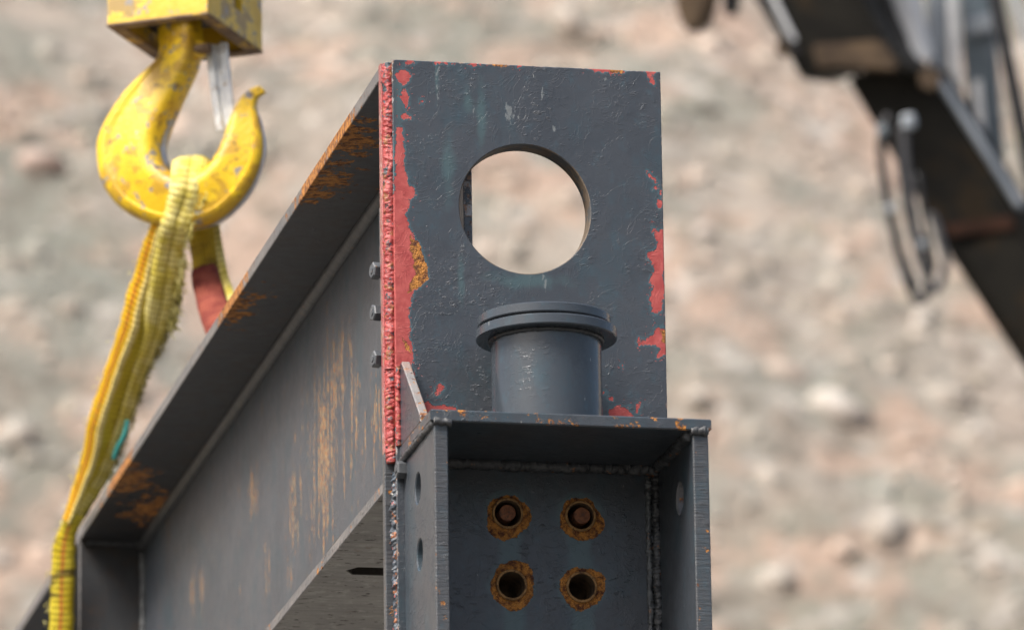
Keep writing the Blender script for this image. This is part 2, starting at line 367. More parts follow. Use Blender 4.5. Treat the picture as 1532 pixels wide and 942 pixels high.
def plate(name, axes, outline, w0, w1, mat, parent, holes=(), grid=.006, ch=.0014, attrs=None, side_mat=None, hole_mat=None):
    """a plate between w0 (seen side) and w1 with chamfered rims; axes = (u, v, w) as world axis numbers"""
    outline = densify(outline, max(grid, .01)) if grid else [np.array(p) for p in outline]
    sgn = 1 if w1 > w0 else -1
    loops = [np.array(outline)] + [np.array(h) for h in holes]
    ins = [offset_poly(loops[0], ch)] + [offset_poly(l, -ch) for l in loops[1:]]
    pts, edges = [], []
    for l in ins:
        s = len(pts); pts += [tuple(p) for p in l]; edges += [(s + i, s + (i + 1) % len(l)) for i in range(len(l))]
    nl = len(pts)
    if grid:
        mn, mx = ins[0].min(0), ins[0].max(0)
        gu = np.arange(mn[0] + grid / 2, mx[0], grid); gv = np.arange(mn[1] + grid / 2, mx[1], grid)
        G = np.array(np.meshgrid(gu, gv)).reshape(2, -1).T
        G += rng.uniform(-.12, .12, G.shape) * grid
        ok = poly_sd(G, ins[0]) > grid * .45
        for l in ins[1:]: ok &= poly_sd(G, l) < -grid * .45
        pts += [tuple(p) for p in G[ok]]
    r = delaunay_2d_cdt([Vector(p) for p in pts], edges, [], 0, 1e-7)
    V2 = np.array([tuple(v) for v in r[0]]); T = [f for f in r[2]]
    cen = np.array([V2[list(f)].mean(0) for f in T])
    keep = poly_sd(cen, ins[0]) > 0
    for l in ins[1:]: keep &= poly_sd(cen, l) < 0
    T = [f for f, k in zip(T, keep) if k]
    # index of loop verts in the result
    used = {}
    for i, src in enumerate(r[3]):
        for k in src: used[k] = i
    cnt = 0
    V, FC, MI = [], [], []
    def put(p, w):
        q = [0, 0, 0]; q[axes[0]] = p[0]; q[axes[1]] = p[1]; q[axes[2]] = w; V.append(q); return len(V) - 1
    for p in V2: put(p, w0)
    FC += [list(f) for f in T]; MI += [0] * len(T)
    edge_w = []
    for li, (l, il) in enumerate(zip(loops, ins)):
        top = [used[cnt + k] for k in range(len(il))]; cnt += len(il)
        a = [put(p, w0 + sgn * ch) for p in l]; b = [put(p, w1 - sgn * ch) for p in l]; c = [put(p, w1) for p in il]
        n = len(l)
        for i in range(n):
            j = (i + 1) % n
            for q in ((top[i], top[j], a[j], a[i]), (a[i], a[j], b[j], b[i]), (b[i], b[j], c[j], c[i])):
                FC.append(list(q)); MI.append(1 if li == 0 else 2)
        if li == 0: cback = c
        else: edge_w.append(c)
    # back face from the loop points only
    pts2 = [tuple(p) for l in ins for p in l]; ed2 = []; s = 0
    for l in ins: ed2 += [(s + i, s + (i + 1) % len(l)) for i in range(len(l))]; s += len(l)
    allc = cback + [i for c in edge_w for i in c]
    r2 = delaunay_2d_cdt([Vector(p) for p in pts2], ed2, [], 0, 1e-7)
    W2 = np.array([tuple(v) for v in r2[0]]); back = {}
    for i, src in enumerate(r2[3]): back[i] = allc[src[0]]
    ce = np.array([W2[list(f)].mean(0) for f in r2[2]])
    kb = poly_sd(ce, ins[0]) > 0
    for l in ins[1:]: kb &= poly_sd(ce, l) < 0
    for f, k in zip(r2[2], kb):
        if k: FC.append([back[i] for i in f]); MI.append(0)
    V = np.array(V, float) + np.array([0, 0, 0])
    P2 = V[:, [axes[0], axes[1]]]
    d = poly_sd(P2, loops[0])
    for l in loops[1:]: d = np.minimum(d, -poly_sd(P2, l) + .002)
    at = {'edge': np.maximum(0, OFF - np.maximum(d, 0))}
    W = V + P0
    for k, f in (attrs or {}).items(): at[k] = f(W)
    mats = [mat, side_mat or mat, hole_mat or side_mat or mat]
    return mesh(name, W, FC, mats, parent, attrs=at, matidx=MI)

def rect(a0, a1, b0, b1): return [(a0, b0), (a1, b0), (a1, b1), (a0, b1)]

def tube(path, radii, seg=12, cap=True, ripple=None):
    path = np.asarray(path, float); n = len(path)
    radii = np.full(n, radii) if np.isscalar(radii) else np.asarray(radii)
    V, Fc = [], []; prev = None
    for i in range(n):
        tdir = path[min(i + 1, n - 1)] - path[max(i - 1, 0)]; tdir /= np.linalg.norm(tdir)
        if prev is None:
            ref = np.array([0, 0, 1.]) if abs(tdir[2]) < .9 else np.array([1., 0, 0])
            a = np.cross(tdir, ref)
        else: a = prev - tdir * (prev @ tdir)
        a /= np.linalg.norm(a); b = np.cross(tdir, a); prev = a
        for k in range(seg):
            th = 2 * math.pi * k / seg; rr = radii[i]
            if ripple: rr = rr * ripple(i, th)
            V.append(path[i] + rr * (a * math.cos(th) + b * math.sin(th)))
    for i in range(n - 1):
        for k in range(seg):
            k2 = (k + 1) % seg; Fc.append((i * seg + k, i * seg + k2, (i + 1) * seg + k2, (i + 1) * seg + k))
    if cap: Fc += [list(range(seg))[::-1], [(n - 1) * seg + k for k in range(seg)]]
    return np.array(V), Fc

def smooth_path(pts, n):
    """Catmull-Rom through pts"""
    p = np.asarray(pts, float); p = np.vstack([2 * p[0] - p[1], p, 2 * p[-1] - p[-2]])
    out = []; segs = len(p) - 3
    for i in range(n):
        x = i / (n - 1) * segs; k = min(int(x), segs - 1); t = x - k
        a, b, c, d = p[k:k + 4]
        out.append(.5 * (2 * b + (c - a) * t + (2 * a - 5 * b + 4 * c - d) * t * t + (3 * b - a - 3 * c + d) * t ** 3))
    return np.array(out)

def weld(name, a, b, r, mat, parent, pitch=.006, amp=.25, seg=12, wob=.15, step=.0011, lump=0.0):
    a = np.array(a, float) + P0; b = np.array(b, float) + P0
    L = np.linalg.norm(b - a); n = max(6, int(L / step))
    ss = np.linspace(0, L, n)
    path = a + (b - a) * (ss / L)[:, None]
    seed = random.random() * 50
    path = path + np.array([[mnoise.noise(Vector((seed, s * 22, k * 7))) * r * wob for k in range(3)] for s in ss])
    ph = np.cumsum((L / n) / pitch * (1 + .95 * np.array([mnoise.noise(Vector((seed + 9, s * 45, 0))) for s in ss])))
    def rip(i, th):
        x = (ph[i] + .45 * math.cos(th * 1.0 + seed)) % 1
        k = .35 + .9 * abs(mnoise.noise(Vector((math.floor(ph[i] + .45 * math.cos(th + seed)) * 1.7, seed, 0)))) * 2
        return 1 - amp * .4 + amp * k * (x ** .8) + .30 * amp / .25 * mnoise.noise(Vector((ss[i] * 130, th * 1.3, seed))) + lump * (.20 * mnoise.noise(Vector((ss[i] * 38, th * .6, seed + 3))) + .16 * mnoise.noise(Vector((ss[i] * 210, th * 2.2, seed + 8))) + .09 * mnoise.noise(Vector((ss[i] * 520, th * 4.5, seed + 5))))
    V, Fc = tube(path, r, seg, True, rip)
    return mesh(name, V, Fc, mat, parent, smooth=True)

def lathe(name, prof, centre, mat, parent, seg=64, smooth=True):
    """prof: (radius, z) pairs, closed by caps"""
    V, Fc = [], []
    for r, z in prof:
        for k in range(seg):
            th = 2 * math.pi * k / seg; V.append((centre[0] + r * math.cos(th), centre[1] + r * math.sin(th), z))
    n = len(prof)
    for i in range(n - 1):
        for k in range(seg):
            k2 = (k + 1) % seg; Fc.append((i * seg + k, i * seg + k2, (i + 1) * seg + k2, (i + 1) * seg + k))
    Fc += [list(range(seg)), [(n - 1) * seg + k for k in range(seg)]]
    o = mesh(name, np.array(V) + P0, Fc, mat, parent, smooth=smooth)
    if smooth: sharp(o)
    return o
def sharp(o, deg=35):
    me = o.data; bm = bmesh.new(); bm.from_mesh(me)
    for e in bm.edges:
        if len(e.link_faces) == 2 and e.calc_face_angle(0) > math.radians(deg): e.smooth = False
    bm.to_mesh(me); bm.free()

def prism_box(bm_pts_lo, bm_pts_hi):
    n = len(bm_pts_lo); V = list(bm_pts_lo) + list(bm_pts_hi)
    Fc = [list(range(n))[::-1], list(range(n, 2 * n))] + [(i, (i + 1) % n, n + (i + 1) % n, n + i) for i in range(n)]
    return np.array(V, float), Fc
def bevelled(o, w, seg=2):
    me = o.data; bm = bmesh.new(); bm.from_mesh(me)
    bmesh.ops.bevel(bm, geom=[e for e in bm.edges if e.calc_face_angle(0) > .5], offset=w, segments=seg, affect='EDGES', clamp_overlap=True)
    bm.to_mesh(me); bm.free(); return o

# ------------------------------------------------------------------ ground and quarry slope
def hfun(x, y):
    s = max(0.0, y - 30.0)
    z = s * .86
    k = min(1, s / 4)
    z += k * 1.6 * mnoise.noise(Vector((x * .12, y * .12, 3.1)))
    z += k * .40 * mnoise.noise(Vector((x * .45, y * .45, 7.7)))
    z += k * .16 * mnoise.noise(Vector((x * 1.3, y * 1.3, 1.2)))
    return z
def rock_colour(t, attrname=None):
    n1 = t.noise(.22, 5, .6); n2 = t.noise(1.1, 5, .65); n3 = t.noise(3.4, 4, .65)
    c = t.mix(t.ramp(n1, .38, .60), (.285, .268, .230), (.41, .350, .295))
    c = t.mix(t.ramp(n2, .42, .62), c, t.mix(t.ramp(t.noise(.6, 3), .4, .6), (.25, .243, .20), (.43, .345, .28)))
    c = t.mix(t.mul(t.ramp(t.noise(.42, 4, .6, co=t.scale((1, 1, 1), (31, 7, 3))), .48, .58), .75), c, (.23, .235, .20))
    c = t.mix(t.mul(t.ramp(t.noise(.8, 4, .6, co=t.scale((1, 1, 1), (3, 17, 13))), .50, .60), .75), c, (.46, .325, .25))
    c = t.mix(t.mul(t.ramp(n3, .50, .62), .75), c, (.18, .155, .125))
    c = t.mix(t.mul(t.ramp(t.noise(2.2, 3, co=t.scale((1, 1, 1), (5, 5, 5))), .58, .68), .8), c, (.52, .475, .425))
    return c
t = NT('quarry_earth'); c = rock_colour(t)
M['earth'] = t.done(c, .95, t.bump(t.noise(3, 8, .7), .25, .9), spec=.2)
t = NT('quarry_stone'); c = t.mix(.42, rock_colour(t), t.attr('col', 'Color'))
M['stone'] = t.done(c, .9, t.bump(t.noise(9, 6, .7), .04, .8), spec=.2)
t = NT('gravel_ground')
c = t.mix(t.ramp(t.noise(.3, 5), .35, .65), (.115, .11, .10), (.155, .148, .135)); c = t.mix(t.ramp(t.noise(14, 5, .7), .55, .68), c, (.08, .076, .07))
M['ground'] = t.done(c, .95, t.bump(t.noise(16, 6, .7), .03, .8), spec=.2)

g = mesh('ground', [(-900, -900, 0), (900, -900, 0), (900, 900, 0), (-900, 900, 0)], [(0, 1, 2, 3)], 'ground')
tag(g, kind='structure')
xs = np.concatenate([np.linspace(-75, 0, 46)[:-1], np.linspace(0, 26, 131)[:-1], np.linspace(26, 105, 46)])
ys = np.concatenate([np.linspace(28, 44, 41)[:-1], np.linspace(44, 66, 111)[:-1], np.linspace(66, 130, 42)])
V = [(x, y, hfun(x, y) - (.6 if y < 30 else 0)) for y in ys for x in xs]
nx = len(xs); Fc = [(j * nx + i, j * nx + i + 1, (j + 1) * nx + i + 1, (j + 1) * nx + i) for j in range(len(ys) - 1) for i in range(nx - 1)]
tag(mesh('hillside', V, Fc, 'earth', recalc=False, smooth=True), kind='structure')

def ico(sub):
    bm = bmesh.new(); bmesh.ops.create_icosphere(bm, subdivisions=sub, radius=1)
    v = np.array([tuple(x.co) for x in bm.verts]); f = [[a.index for a in q.verts] for q in bm.faces]; bm.free(); return v, f
IV, IF = ico(2); IFA = np.array(IF)
LIB = []
for k in range(10):
    v = IV * np.array([[1, rng.uniform(.7, 1), rng.uniform(.55, .85)]])
    v = v * np.array([[1 + .38 * mnoise.noise(Vector(p * 1.1 + k * 9.0)) + .14 * mnoise.noise(Vector(p * 2.6 + k * 5.0))] for p in IV])
    LIB.append(v)
PAL = np.array([(.36, .33, .285), (.46, .365, .30), (.27, .25, .21), (.52, .45, .38), (.40, .30, .24), (.32, .31, .285), (.60, .55, .49), (.21, .185, .15), (.29, .265, .20)])
def rot(rx, ry, rz): return np.array(Matrix.Rotation(rz, 3, 'Z') @ Matrix.Rotation(ry, 3, 'Y') @ Matrix.Rotation(rx, 3, 'X'))
RV, RF, RC, off = [], [], [], 0
for i in range(8200):
    if i < 7200: x, y = rng.uniform(2, 22), rng.uniform(43, 64)
    else: x, y = rng.uniform(-30, 55), rng.uniform(32, 95)
    s = .045 + .12 * rng.random() ** 3.0
    v = (LIB[rng.integers(10)] * s) @ rot(*rng.uniform(-.6, .6, 2), rng.uniform(0, 6.3)).T + np.array([x, y, hfun(x, y) - s * .38])
    RV.append(v); RF.append(IFA + off); off += len(v)
    RC.append(np.repeat((PAL[rng.choice(9, p=[.17, .12, .14, .1, .10, .12, .07, .10, .08])] * rng.uniform(.85, 1.12))[None], len(v), 0))
o = mesh('loose_rubble', np.vstack(RV), np.vstack(RF), 'stone', recalc=False, attrs={'col': np.vstack(RC)})
tag(o, 'loose grey and tan rubble strewn over the quarry slope', 'rubble', kind='stuff')

def slope_hit(px, py):
    lo, hi = 35.0, 110.0
    r = ray(px, py)
    f = lambda d: (CAM + r * d)[2] - hfun(*(CAM + r * d)[:2])
    for _ in range(40):
        m = (lo + hi) / 2
        if f(m) > 0: lo = m
        else: hi = m
    return CAM + r * lo
for i, (px, py, w, col, lab) in enumerate([
        (1250, 612, .27, (.52, .50, .46), 'palest boulder on the slope, right of the open bracket corner'),
        (1045, 598, .17, (.44, .415, .37), 'pale boulder just right of the face plate at pipe stub height'),
        (58, 245, .22, (.42, .28, .24), 'pinkish boulder left of the yellow hook near the picture edge'),
        (1052, 352, .16, (.68, .58, .52), 'pale pink boulder right of the round lifting hole'),
        (20, 650, .2, (.32, .305, .275), 'pale grey boulder at the left picture edge beside the sling'),
        (1180, 560, .2, (.46, .36, .30), 'brown boulder up and left of the palest boulder'),
        (850, 40, .26, (.30, .275, .24), 'dark grey boulder above the top edge of the face plate'),
        (1420, 600, .2, (.30, .27, .24), 'dark boulder on the slope below the lower end of the excavator arm'),
        (1330, 800, .24, (.27, .255, .225), 'dark grey boulder low on the slope at lower right'),
        (1160, 870, .2, (.34, .32, .285), 'pale boulder on the slope right of the lower bracket edge')]):
    p = slope_hit(px, py)
    v = (LIB[i] * w * (1.15, 1.15, .9)) @ rot(.2 * i, .1, i * 1.3).T + p + np.array([0, 0, -w * .12])
    o = mesh('boulder', v, IF, 'stone', recalc=False, loc=p, attrs={'col': np.repeat(np.array(col)[None], len(v), 0)}, smooth=True)
    tag(o, lab, 'boulder', 'boulders on the quarry slope')

# ------------------------------------------------------------------ steel girder
girder = thing('steel_girder', 'dark grey painted steel girder with round hole and pipe stub, chipped to red primer', 'girder', (0, 0, H - .95))
def pp(px, py, ax=1, v=0.0):            # photo pixel -> place on a plane of the girder, relative to the hole centre
    q = on_plane(px, py, ax, v + (H if ax == 2 else 0)) - P0; return q
def face_poly(pts): return [pp(*p)[[0, 2]] for p in pts]
def blob(x, y, rx, ry=None, n=14): return circle(x, y, rx, n, ry or rx)

RED = [
    [(598, 104), (603, 102), (610, 106), (614, 112), (613, 120), (607, 126), (600, 127), (594, 121), (591, 113)],
    [(603, 130), (609, 137), (613, 150), (610, 157), (607, 166), (604, 155), (599, 146), (600, 135)],
    [(600, 174), (607, 170), (614, 172), (617, 177), (610, 179), (603, 179)],
    blob(630.5, 151, 4), blob(606, 96, 3), blob(617, 92.5, 7, 3.5), blob(656, 94, 6, 3), blob(672, 95, 6, 3), blob(712, 96.5, 12, 2.2), blob(777, 99, 5, 2.5),
    [(598, 186), (603, 195), (605, 215), (605, 250), (607, 258), (611, 266), (611, 278), (617, 279), (623, 284), (622, 293), (615, 296), (612, 300), (612, 310),
     (607, 322), (612, 335), (614, 345), (628, 365), (632, 378), (640, 400), (640, 418), (630, 428), (622, 436), (615, 445), (614, 460), (611, 470), (615, 485),
     (612, 500), (618, 520), (620, 540), (612, 552), (604, 545), (582, 540), (582, 300), (590, 290), (592, 200)],
    [(582, 530), (604, 535), (606, 560), (604, 620), (590, 640), (582, 640)],
    blob(616, 559, 6, 3.5), [(650, 588), (655, 575), (661, 572), (665, 580), (658, 588), (652, 592)],
    [(626, 605), (640, 599), (648, 606), (660, 606), (664, 602), (672, 608), (683, 608), (682, 630), (626, 630)],
    [(968, 256), (974, 261), (981, 267), (985, 274), (984, 283), (976, 284), (980, 277), (976, 271), (969, 264)],
    blob(989, 288, 4), blob(987, 306, 5, 6),
    [(976, 338), (982, 346), (990, 341), (997, 342), (997, 400), (990, 412), (997, 425), (993, 445), (990, 462), (984, 470), (975, 468), (974, 455), (971, 445),
     (975, 435), (978, 430), (972, 425), (974, 415), (978, 405), (975, 392), (968, 385), (968, 377), (976, 376), (984, 365), (978, 350)],
    [(952, 508), (956, 504), (962, 508), (970, 506), (977, 501), (978, 491), (987, 490), (1000, 490), (1000, 531), (990, 530), (985, 536), (983, 530), (986, 522),
     (978, 516), (968, 514), (957, 517), (952, 512)],
    blob(904, 587, 4, 3.5), blob(914, 597, 4.5, 4), blob(955, 607, 4, 5), blob(953, 616, 3), blob(930, 548, 2), blob(943, 607, 2),
    [(912, 612), (918, 612), (922, 607), (935, 608), (942, 614), (948, 622), (950, 640), (912, 640)],
    [(875, 100), (938, 102), (935, 109), (925, 110), (905, 109), (890, 107)],
    [(964, 103), (984, 104), (977, 113), (977, 117), (982, 122), (980, 128), (974, 127), (971, 118)],
]
RUST = [
    [(613, 350), (628, 365), (632, 378), (640, 400), (640, 418), (628, 430), (610, 440), (613, 425), (621, 410), (619, 390), (613, 370)],
    [(602, 505), (612, 515), (616, 527), (606, 522)], [(986, 492), (1000, 492), (1000, 516), (988, 512), (990, 503)],
    [(735, 95), (765, 96), (757, 101), (742, 101)], [(910, 102), (938, 103), (930, 110), (915, 109)], [(884, 452), (888, 450), (890, 455), (886, 458)],
]
HOLES4 = [(-.0333, -.4616), (.0752, -.4619), (-.0289, -.568), (.0753, -.5677)]
RED = [face_poly(p) for p in RED]; RUST = [face_poly(p) for p in RUST]
def sd_union(P, polys):
    d = np.full(len(P), -1.0)
    for q in polys: d = np.maximum(d, poly_sd(P, q))
    return np.maximum(0, OFF + d)
def front_only(W, a): return np.where(W[:, 1] < .006, a, 0)
def a_chip(W): return sd_union(W[:, [0, 2]] - P0[[0, 2]], RED)
def a_rust(W):
    P = W[:, [0, 2]] - P0[[0, 2]]; d = sd_union(P, RUST)
    for i, (x, z) in enumerate(HOLES4):
        q = P - (x + [.001, .002, .0025, .0015][i], z - [.004, .004, 0, .0005][i]); th = np.arctan2(q[:, 1], q[:, 0])
        r = np.array([.0325, .0320, .0350, .0330][i]) + [.0012, .0022, .0030, .0018][i] * np.sin(2 * th + i * 2.3 + .5) + .0016 * np.cos(3 * th + i * 1.7) + .0010 * np.cos(5 * th + i) + [.0045, .0035, 0, .001][i] * np.maximum(0, -np.sin(th + .3)) ** 4
        d = np.maximum(d, OFF + r - np.linalg.norm(q, axis=1))
    return np.maximum(0, d)
def a_halo(W):
    P = W[:, [0, 2]] - P0[[0, 2]]; d = np.zeros(len(P))
    for i, (x, z) in enumerate(HOLES4):
        q = P - (x, z)
        d = np.maximum(d, OFF + .037 - np.linalg.norm(q, axis=1))
        run = np.minimum(.018 - np.abs(q[:, 0] - (.004 if i % 2 == 0 else 0)), np.minimum(-.012 - q[:, 1], q[:, 1] + .10))
        d = np.maximum(d, OFF + run)
    # thin runs at the hole rim and below chips
    for (px, py, rx, ry) in [(653, 110, 3, 36), (720, 175, 7, 60), (670, 250, 10, 60), (790, 420, 65, 12), (690, 420, 6, 40), (596, 150, 8, 45), (592, 240, 5, 40), (700, 150, 9, 20)]:
        c = pp(px, py)[[0, 2]]; q = (P - c) / (rx * .00098, ry * .00098)
        d = np.maximum(d, OFF + .010 * (1 - np.linalg.norm(q, axis=1)))
    return np.maximum(0, d)

def a_mark(W):
    P = W[:, [0, 2]] - P0[[0, 2]]; d = np.zeros(len(P))
    for (px, py, rx, ry) in [(762, 168, 7, 15), (758, 160, 4, 8), (811, 142, 3, 9), (709, 165, 2.5, 9), (815, 421, 3, 14), (690, 507, 2.5, 10), (692, 372, 2.5, 14), (829, 193, 4, 5), (655, 115, 2.5, 42), (776, 175, 3, 4), (905, 119, 3, 4)]:
        q = (P - pp(px, py)[[0, 2]]) / (rx * .00098, ry * .00098)
        d = np.maximum(d, OFF + .003 * (.8 - np.linalg.norm(q, axis=1)))
    return np.maximum(0, d)
# face plate: one plate from the top edge down behind the bracket
fp = plate('face_plate', (0, 2, 1), rect(-.197, .209, -.95, .2205), 0, .020, 'face', girder,
      holes=[circle(0, 0, .0985, 96)] + [circle(x, z, .0205, 32) for x, z in HOLES4], grid=.0042,
      attrs={'chip': a_chip, 'rust': a_rust, 'halo': a_halo, 'mark': a_mark}, side_mat='face', hole_mat='bore')
# end plate behind it, its left edge standing proud
def strip_chip(W): return np.where(W[:, 2] - H > -.37, 0.0, 0.0)
plate('end_plate', (0, 2, 1), rect(-.2105, .204, -.372, .2200), .0205, .038, 'strip', girder, holes=[circle(0, 0, .0988, 96)], grid=.012, hole_mat='bore')
plate('end_plate', (0, 2, 1), rect(-.2105, .204, -.952, -.3725), .0205, .038, 'edge_h', girder, holes=[circle(x, z, .0207, 32) for x, z in HOLES4], grid=.012)
weld('weld_bead', (-.2000, .0140, .2170), (-.2000, .0140, -.250), .0095, 'weld_red', girder, pitch=.0075, amp=.09, wob=.16, seg=28, step=.0009, lump=1.0)
weld('weld_bead', (-.2010, .0140, -.250), (-.2010, .0140, -.388), .0085, 'weld_red', girder, pitch=.0075, amp=.10, wob=.22, seg=28, step=.0009, lump=1.1)
weld('weld_bead', (-.1955, .0125, -.404), (-.1955, .0125, -.945), .0068, 'weld_mixed', girder, pitch=.009, amp=.5, wob=.3, seg=14)

# channel: flanges to the left of the web
FL, WB, WR = -.2085, -.0845, -.0714
LEN = 6.2
def a_streak(W):
    d = np.zeros(len(W))
    P = W[:, [1, 2]] - P0[[1, 2]]
    for (px, py, rx, ry, k) in [(500, 580, 24, 90, 1), (485, 670, 34, 130, .95), (530, 620, 14, 80, .7), (440, 760, 14, 70, .9), (515, 690, 18, 50, .8), (567, 620, 10, 80, .9), (545, 650, 6, 50, .7),
                                (380, 735, 12, 45, .8), (288, 885, 6, 50, .9), (302, 880, 8, 40, .7), (400, 830, 8, 60, .5), (250, 790, 8, 40, .7), (425, 590, 8, 20, .5), (432, 865, 8, 20, .9)]:
        c = pp(px, py, 0, WB)[[1, 2]]; s = 10670 / 11.5
        q = (P - c) / np.array([rx / s / .24, ry / s])
        d = np.maximum(d, k * np.exp(-(q ** 2).sum(1)))
    return d
plate('web', (1, 2, 0), rect(.0385, LEN, -.4105, .1995), WB, WR, 'web', girder, grid=.022, attrs={'streak': a_streak})
def a_rusty(W):
    d = np.zeros(len(W))
    for (px, py, rx, ry) in [(480, 270, 45, 50), (190, 715, 22, 30), (345, 455, 14, 20), (520, 215, 30, 25), (230, 760, 30, 25)]:
        c = pp(px, py, 2, .2)[[0, 1]]; q = W[:, :2] - P0[:2] - c
        d = np.maximum(d, np.exp(-((q / np.array([.06, .16])) ** 2).sum(1)))
    return d
plate('top_flange', (0, 1, 2), rect(FL, WR, .0385, LEN), .2, .2205, 'under', girder, grid=.03, attrs={'rusty': a_rusty}, side_mat='flange_edge', ch=.0012)
slot = [(-.170, .545), (-.156, .520), (-.096, .520), (-.085, .545), (-.096, .570), (-.156, .570)]
plate('bottom_flange', (0, 1, 2), rect(FL - .0008, .10, .0385, LEN), -.4275, -.411, 'scale', girder, holes=[slot], grid=.03, hole_mat='dark_in', side_mat='flange_edge', ch=.0012)  # slot walls coloured dark to deepen its shade
plate('slot_dark_cover', (0, 1, 2), rect(-.19, -.088, .49, .60), -.4106, -.385, 'dark_in', girder, grid=None)  # added dark sheet that blacks out the slot from above
weld('weld_bead', (WB - .003, .04, .196), (WB - .003, LEN, .196), .0125, 'weld_grey', girder, pitch=.02, amp=.05, wob=.05, step=.006)
weld('weld_bead', (WB - .002, .04, -.409), (WB - .002, LEN, -.409), .009, 'weld_grey', girder, pitch=.012, amp=.15, wob=.05, step=.006)
for ys_ in (3.07, 5.6):
    plate('stiffener', (0, 2, 1), rect(FL + .001, WB - .0005, -.4105, .1995), ys_, ys_ + .012, 'under', girder, grid=.03, side_mat='flange_edge')
    weld('weld_bead', (WB - .002, ys_ - .002, .18), (WB - .002, ys_ - .002, -.405), .007, 'weld_pale', girder, pitch=.014, amp=.3, step=.003)
    weld('weld_bead', (FL + .01, ys_ - .002, .198), (WB - .01, ys_ - .002, .198), .006, 'weld_dark', girder, pitch=.014, amp=.3, step=.003)
# fixing cleat behind the end plate and its bolts
plate('cleat', (1, 2, 0), rect(.0385, .10, -.30, .02), -.200, -.188, 'plate', girder, grid=.02)
def hex_head(name, mat, parent, centre, axis, r, h, rot0=0.0, dome=.15):
    axis = np.array(axis, float); axis /= np.linalg.norm(axis)
    ref = np.array([0, 0, 1.]) if abs(axis[2]) < .9 else np.array([1., 0, 0])
    a = np.cross(axis, ref); a /= np.linalg.norm(a); b = np.cross(axis, a)
    V, Fc = [], []
    rings = [(r, 0), (r, h * .86), (r * .86, h), (r * .42, h), (r * .40, h * 1.10), (r * .2, h * 1.12)]
    n = 6
    for k, (rr, zz) in enumerate(rings):
        m = 6
        for i in range(m):
            th = rot0 + math.pi / 3 * i; V.append(np.array(centre) + axis * zz + rr * (a * math.cos(th) + b * math.sin(th)))
    for k in range(len(rings) - 1):
        for i in range(6): Fc.append((k * 6 + i, k * 6 + (i + 1) % 6, k * 6 + 6 + (i + 1) % 6, k * 6 + 6 + i))
    Fc += [list(range(6))[::-1], [(len(rings) - 1) * 6 + i for i in range(6)]]
    return mesh(name, np.array(V) + P0, Fc, mat, parent)
for i, z in enumerate((-.0875, -.1515, -.2215)):
    bo = hex_head('bolt', 'bolt', girder, (-.2085, .060, z), (-1, -.20, 0), .0128, .0115, rot0=.25 + .5 * i)
    V, Fc = tube(np.array([(-.1995, .0618, z), (-.2090, .060, z)]) + P0, .0105, 14)
    mesh('washer', V, Fc, 'bolt', bo)

# ------------------------------------------------------------------ open box bracket below the stub (welded to the girder)
YF = -.230
tp = plate('bracket_top_plate', (0, 1, 2), rect(-.1920, .2190, YF, -.0005), -.3850, -.3675, 'plate', girder, grid=.006, side_mat='edge_v', ch=.002)
side_holes = {'l': [circle(-.1027, -.4534, .0225, 32), circle(-.112, -.553, .0225, 32)],
              'r': [circle(-.1385, -.4636, .0225, 32)]}
plate('bracket_side_plate', (1, 2, 0), rect(YF + .001, .0195, -.950, -.3856), -.1862, -.1975, 'plate', girder, holes=side_holes['l'], grid=.012) if False else None
lp = plate('bracket_side_plate', (1, 2, 0), rect(YF + .003, -.0005, -.950, -.3856), -.1860, -.1655, 'plate', girder, holes=side_holes['l'], grid=.007, hole_mat='stub', side_mat='edge_h', ch=.0018)
rp = plate('bracket_side_plate', (1, 2, 0), rect(YF + .003, -.0005, -.950, -.3856), .1920, .2150, 'plate', girder, holes=side_holes['r'], grid=.007, hole_mat='flange_edge', side_mat='edge_h', ch=.0018)  # paler hole wall stands in for light coming through
# welds of the bracket
weld('weld_bead', (-.1865, YF + .006, -.3870), (-.1885, -.002, -.3870), .0050, 'weld_grey', girder, pitch=.012, amp=.25)
weld('weld_bead', (-.160, -.004, -.3885), (.190, -.004, -.3885), .0095, 'weld_dark', girder, pitch=.016, amp=.22)
weld('weld_bead', (.1895, YF + .012, -.3875), (.1895, -.004, -.3875), .0085, 'weld_dark', girder, pitch=.012, amp=.3)
weld('weld_bead', (.1890, -.004, -.395), (.1890, -.004, -.945), .0072, 'weld_dark', girder, pitch=.0065, amp=.42)
weld('weld_bead', (.1770, -.002, -.400), (.1770, -.002, -.945), .0040, 'weld_pale', girder, pitch=.0055, amp=.5)
weld('weld_bead', (-.1630, -.004, -.395), (-.1630, -.004, -.945), .0072, 'weld_dark', girder, pitch=.0065, amp=.42)
weld('weld_bead', (-.1870, YF + .001, -.3850), (-.1620, YF + .003, -.3860), .0058, 'weld_grey', girder, pitch=.012, amp=.35)
weld('weld_bead', (.1890, YF + .001, -.3860), (.2150, YF + .003, -.3850), .0062, 'weld_grey', girder, pitch=.012, amp=.35)
# gusset between the face plate and the top plate
GX0, GX1 = -.1905, -.1775
plate('gusset', (1, 2, 0), [(-.0006, -.243), (-.0006, -.3668), (-.150, -.3668), (-.150, -.358), (-.014, -.243)], GX0, GX1, 'plate', girder, grid=.01, side_mat='pale_edge', ch=.0015)
weld('weld_bead', (-.193, .000, -.246), (-.193, .000, -.366), .0045, 'weld_red', girder, pitch=.007, amp=.35)
# small square lug head on the bracket side
o = hex_head('bolt', 'bolt_dark', girder, (-.1865, -.012, -.4045), (-1, -.05, 0), .0135, .0135, .5)

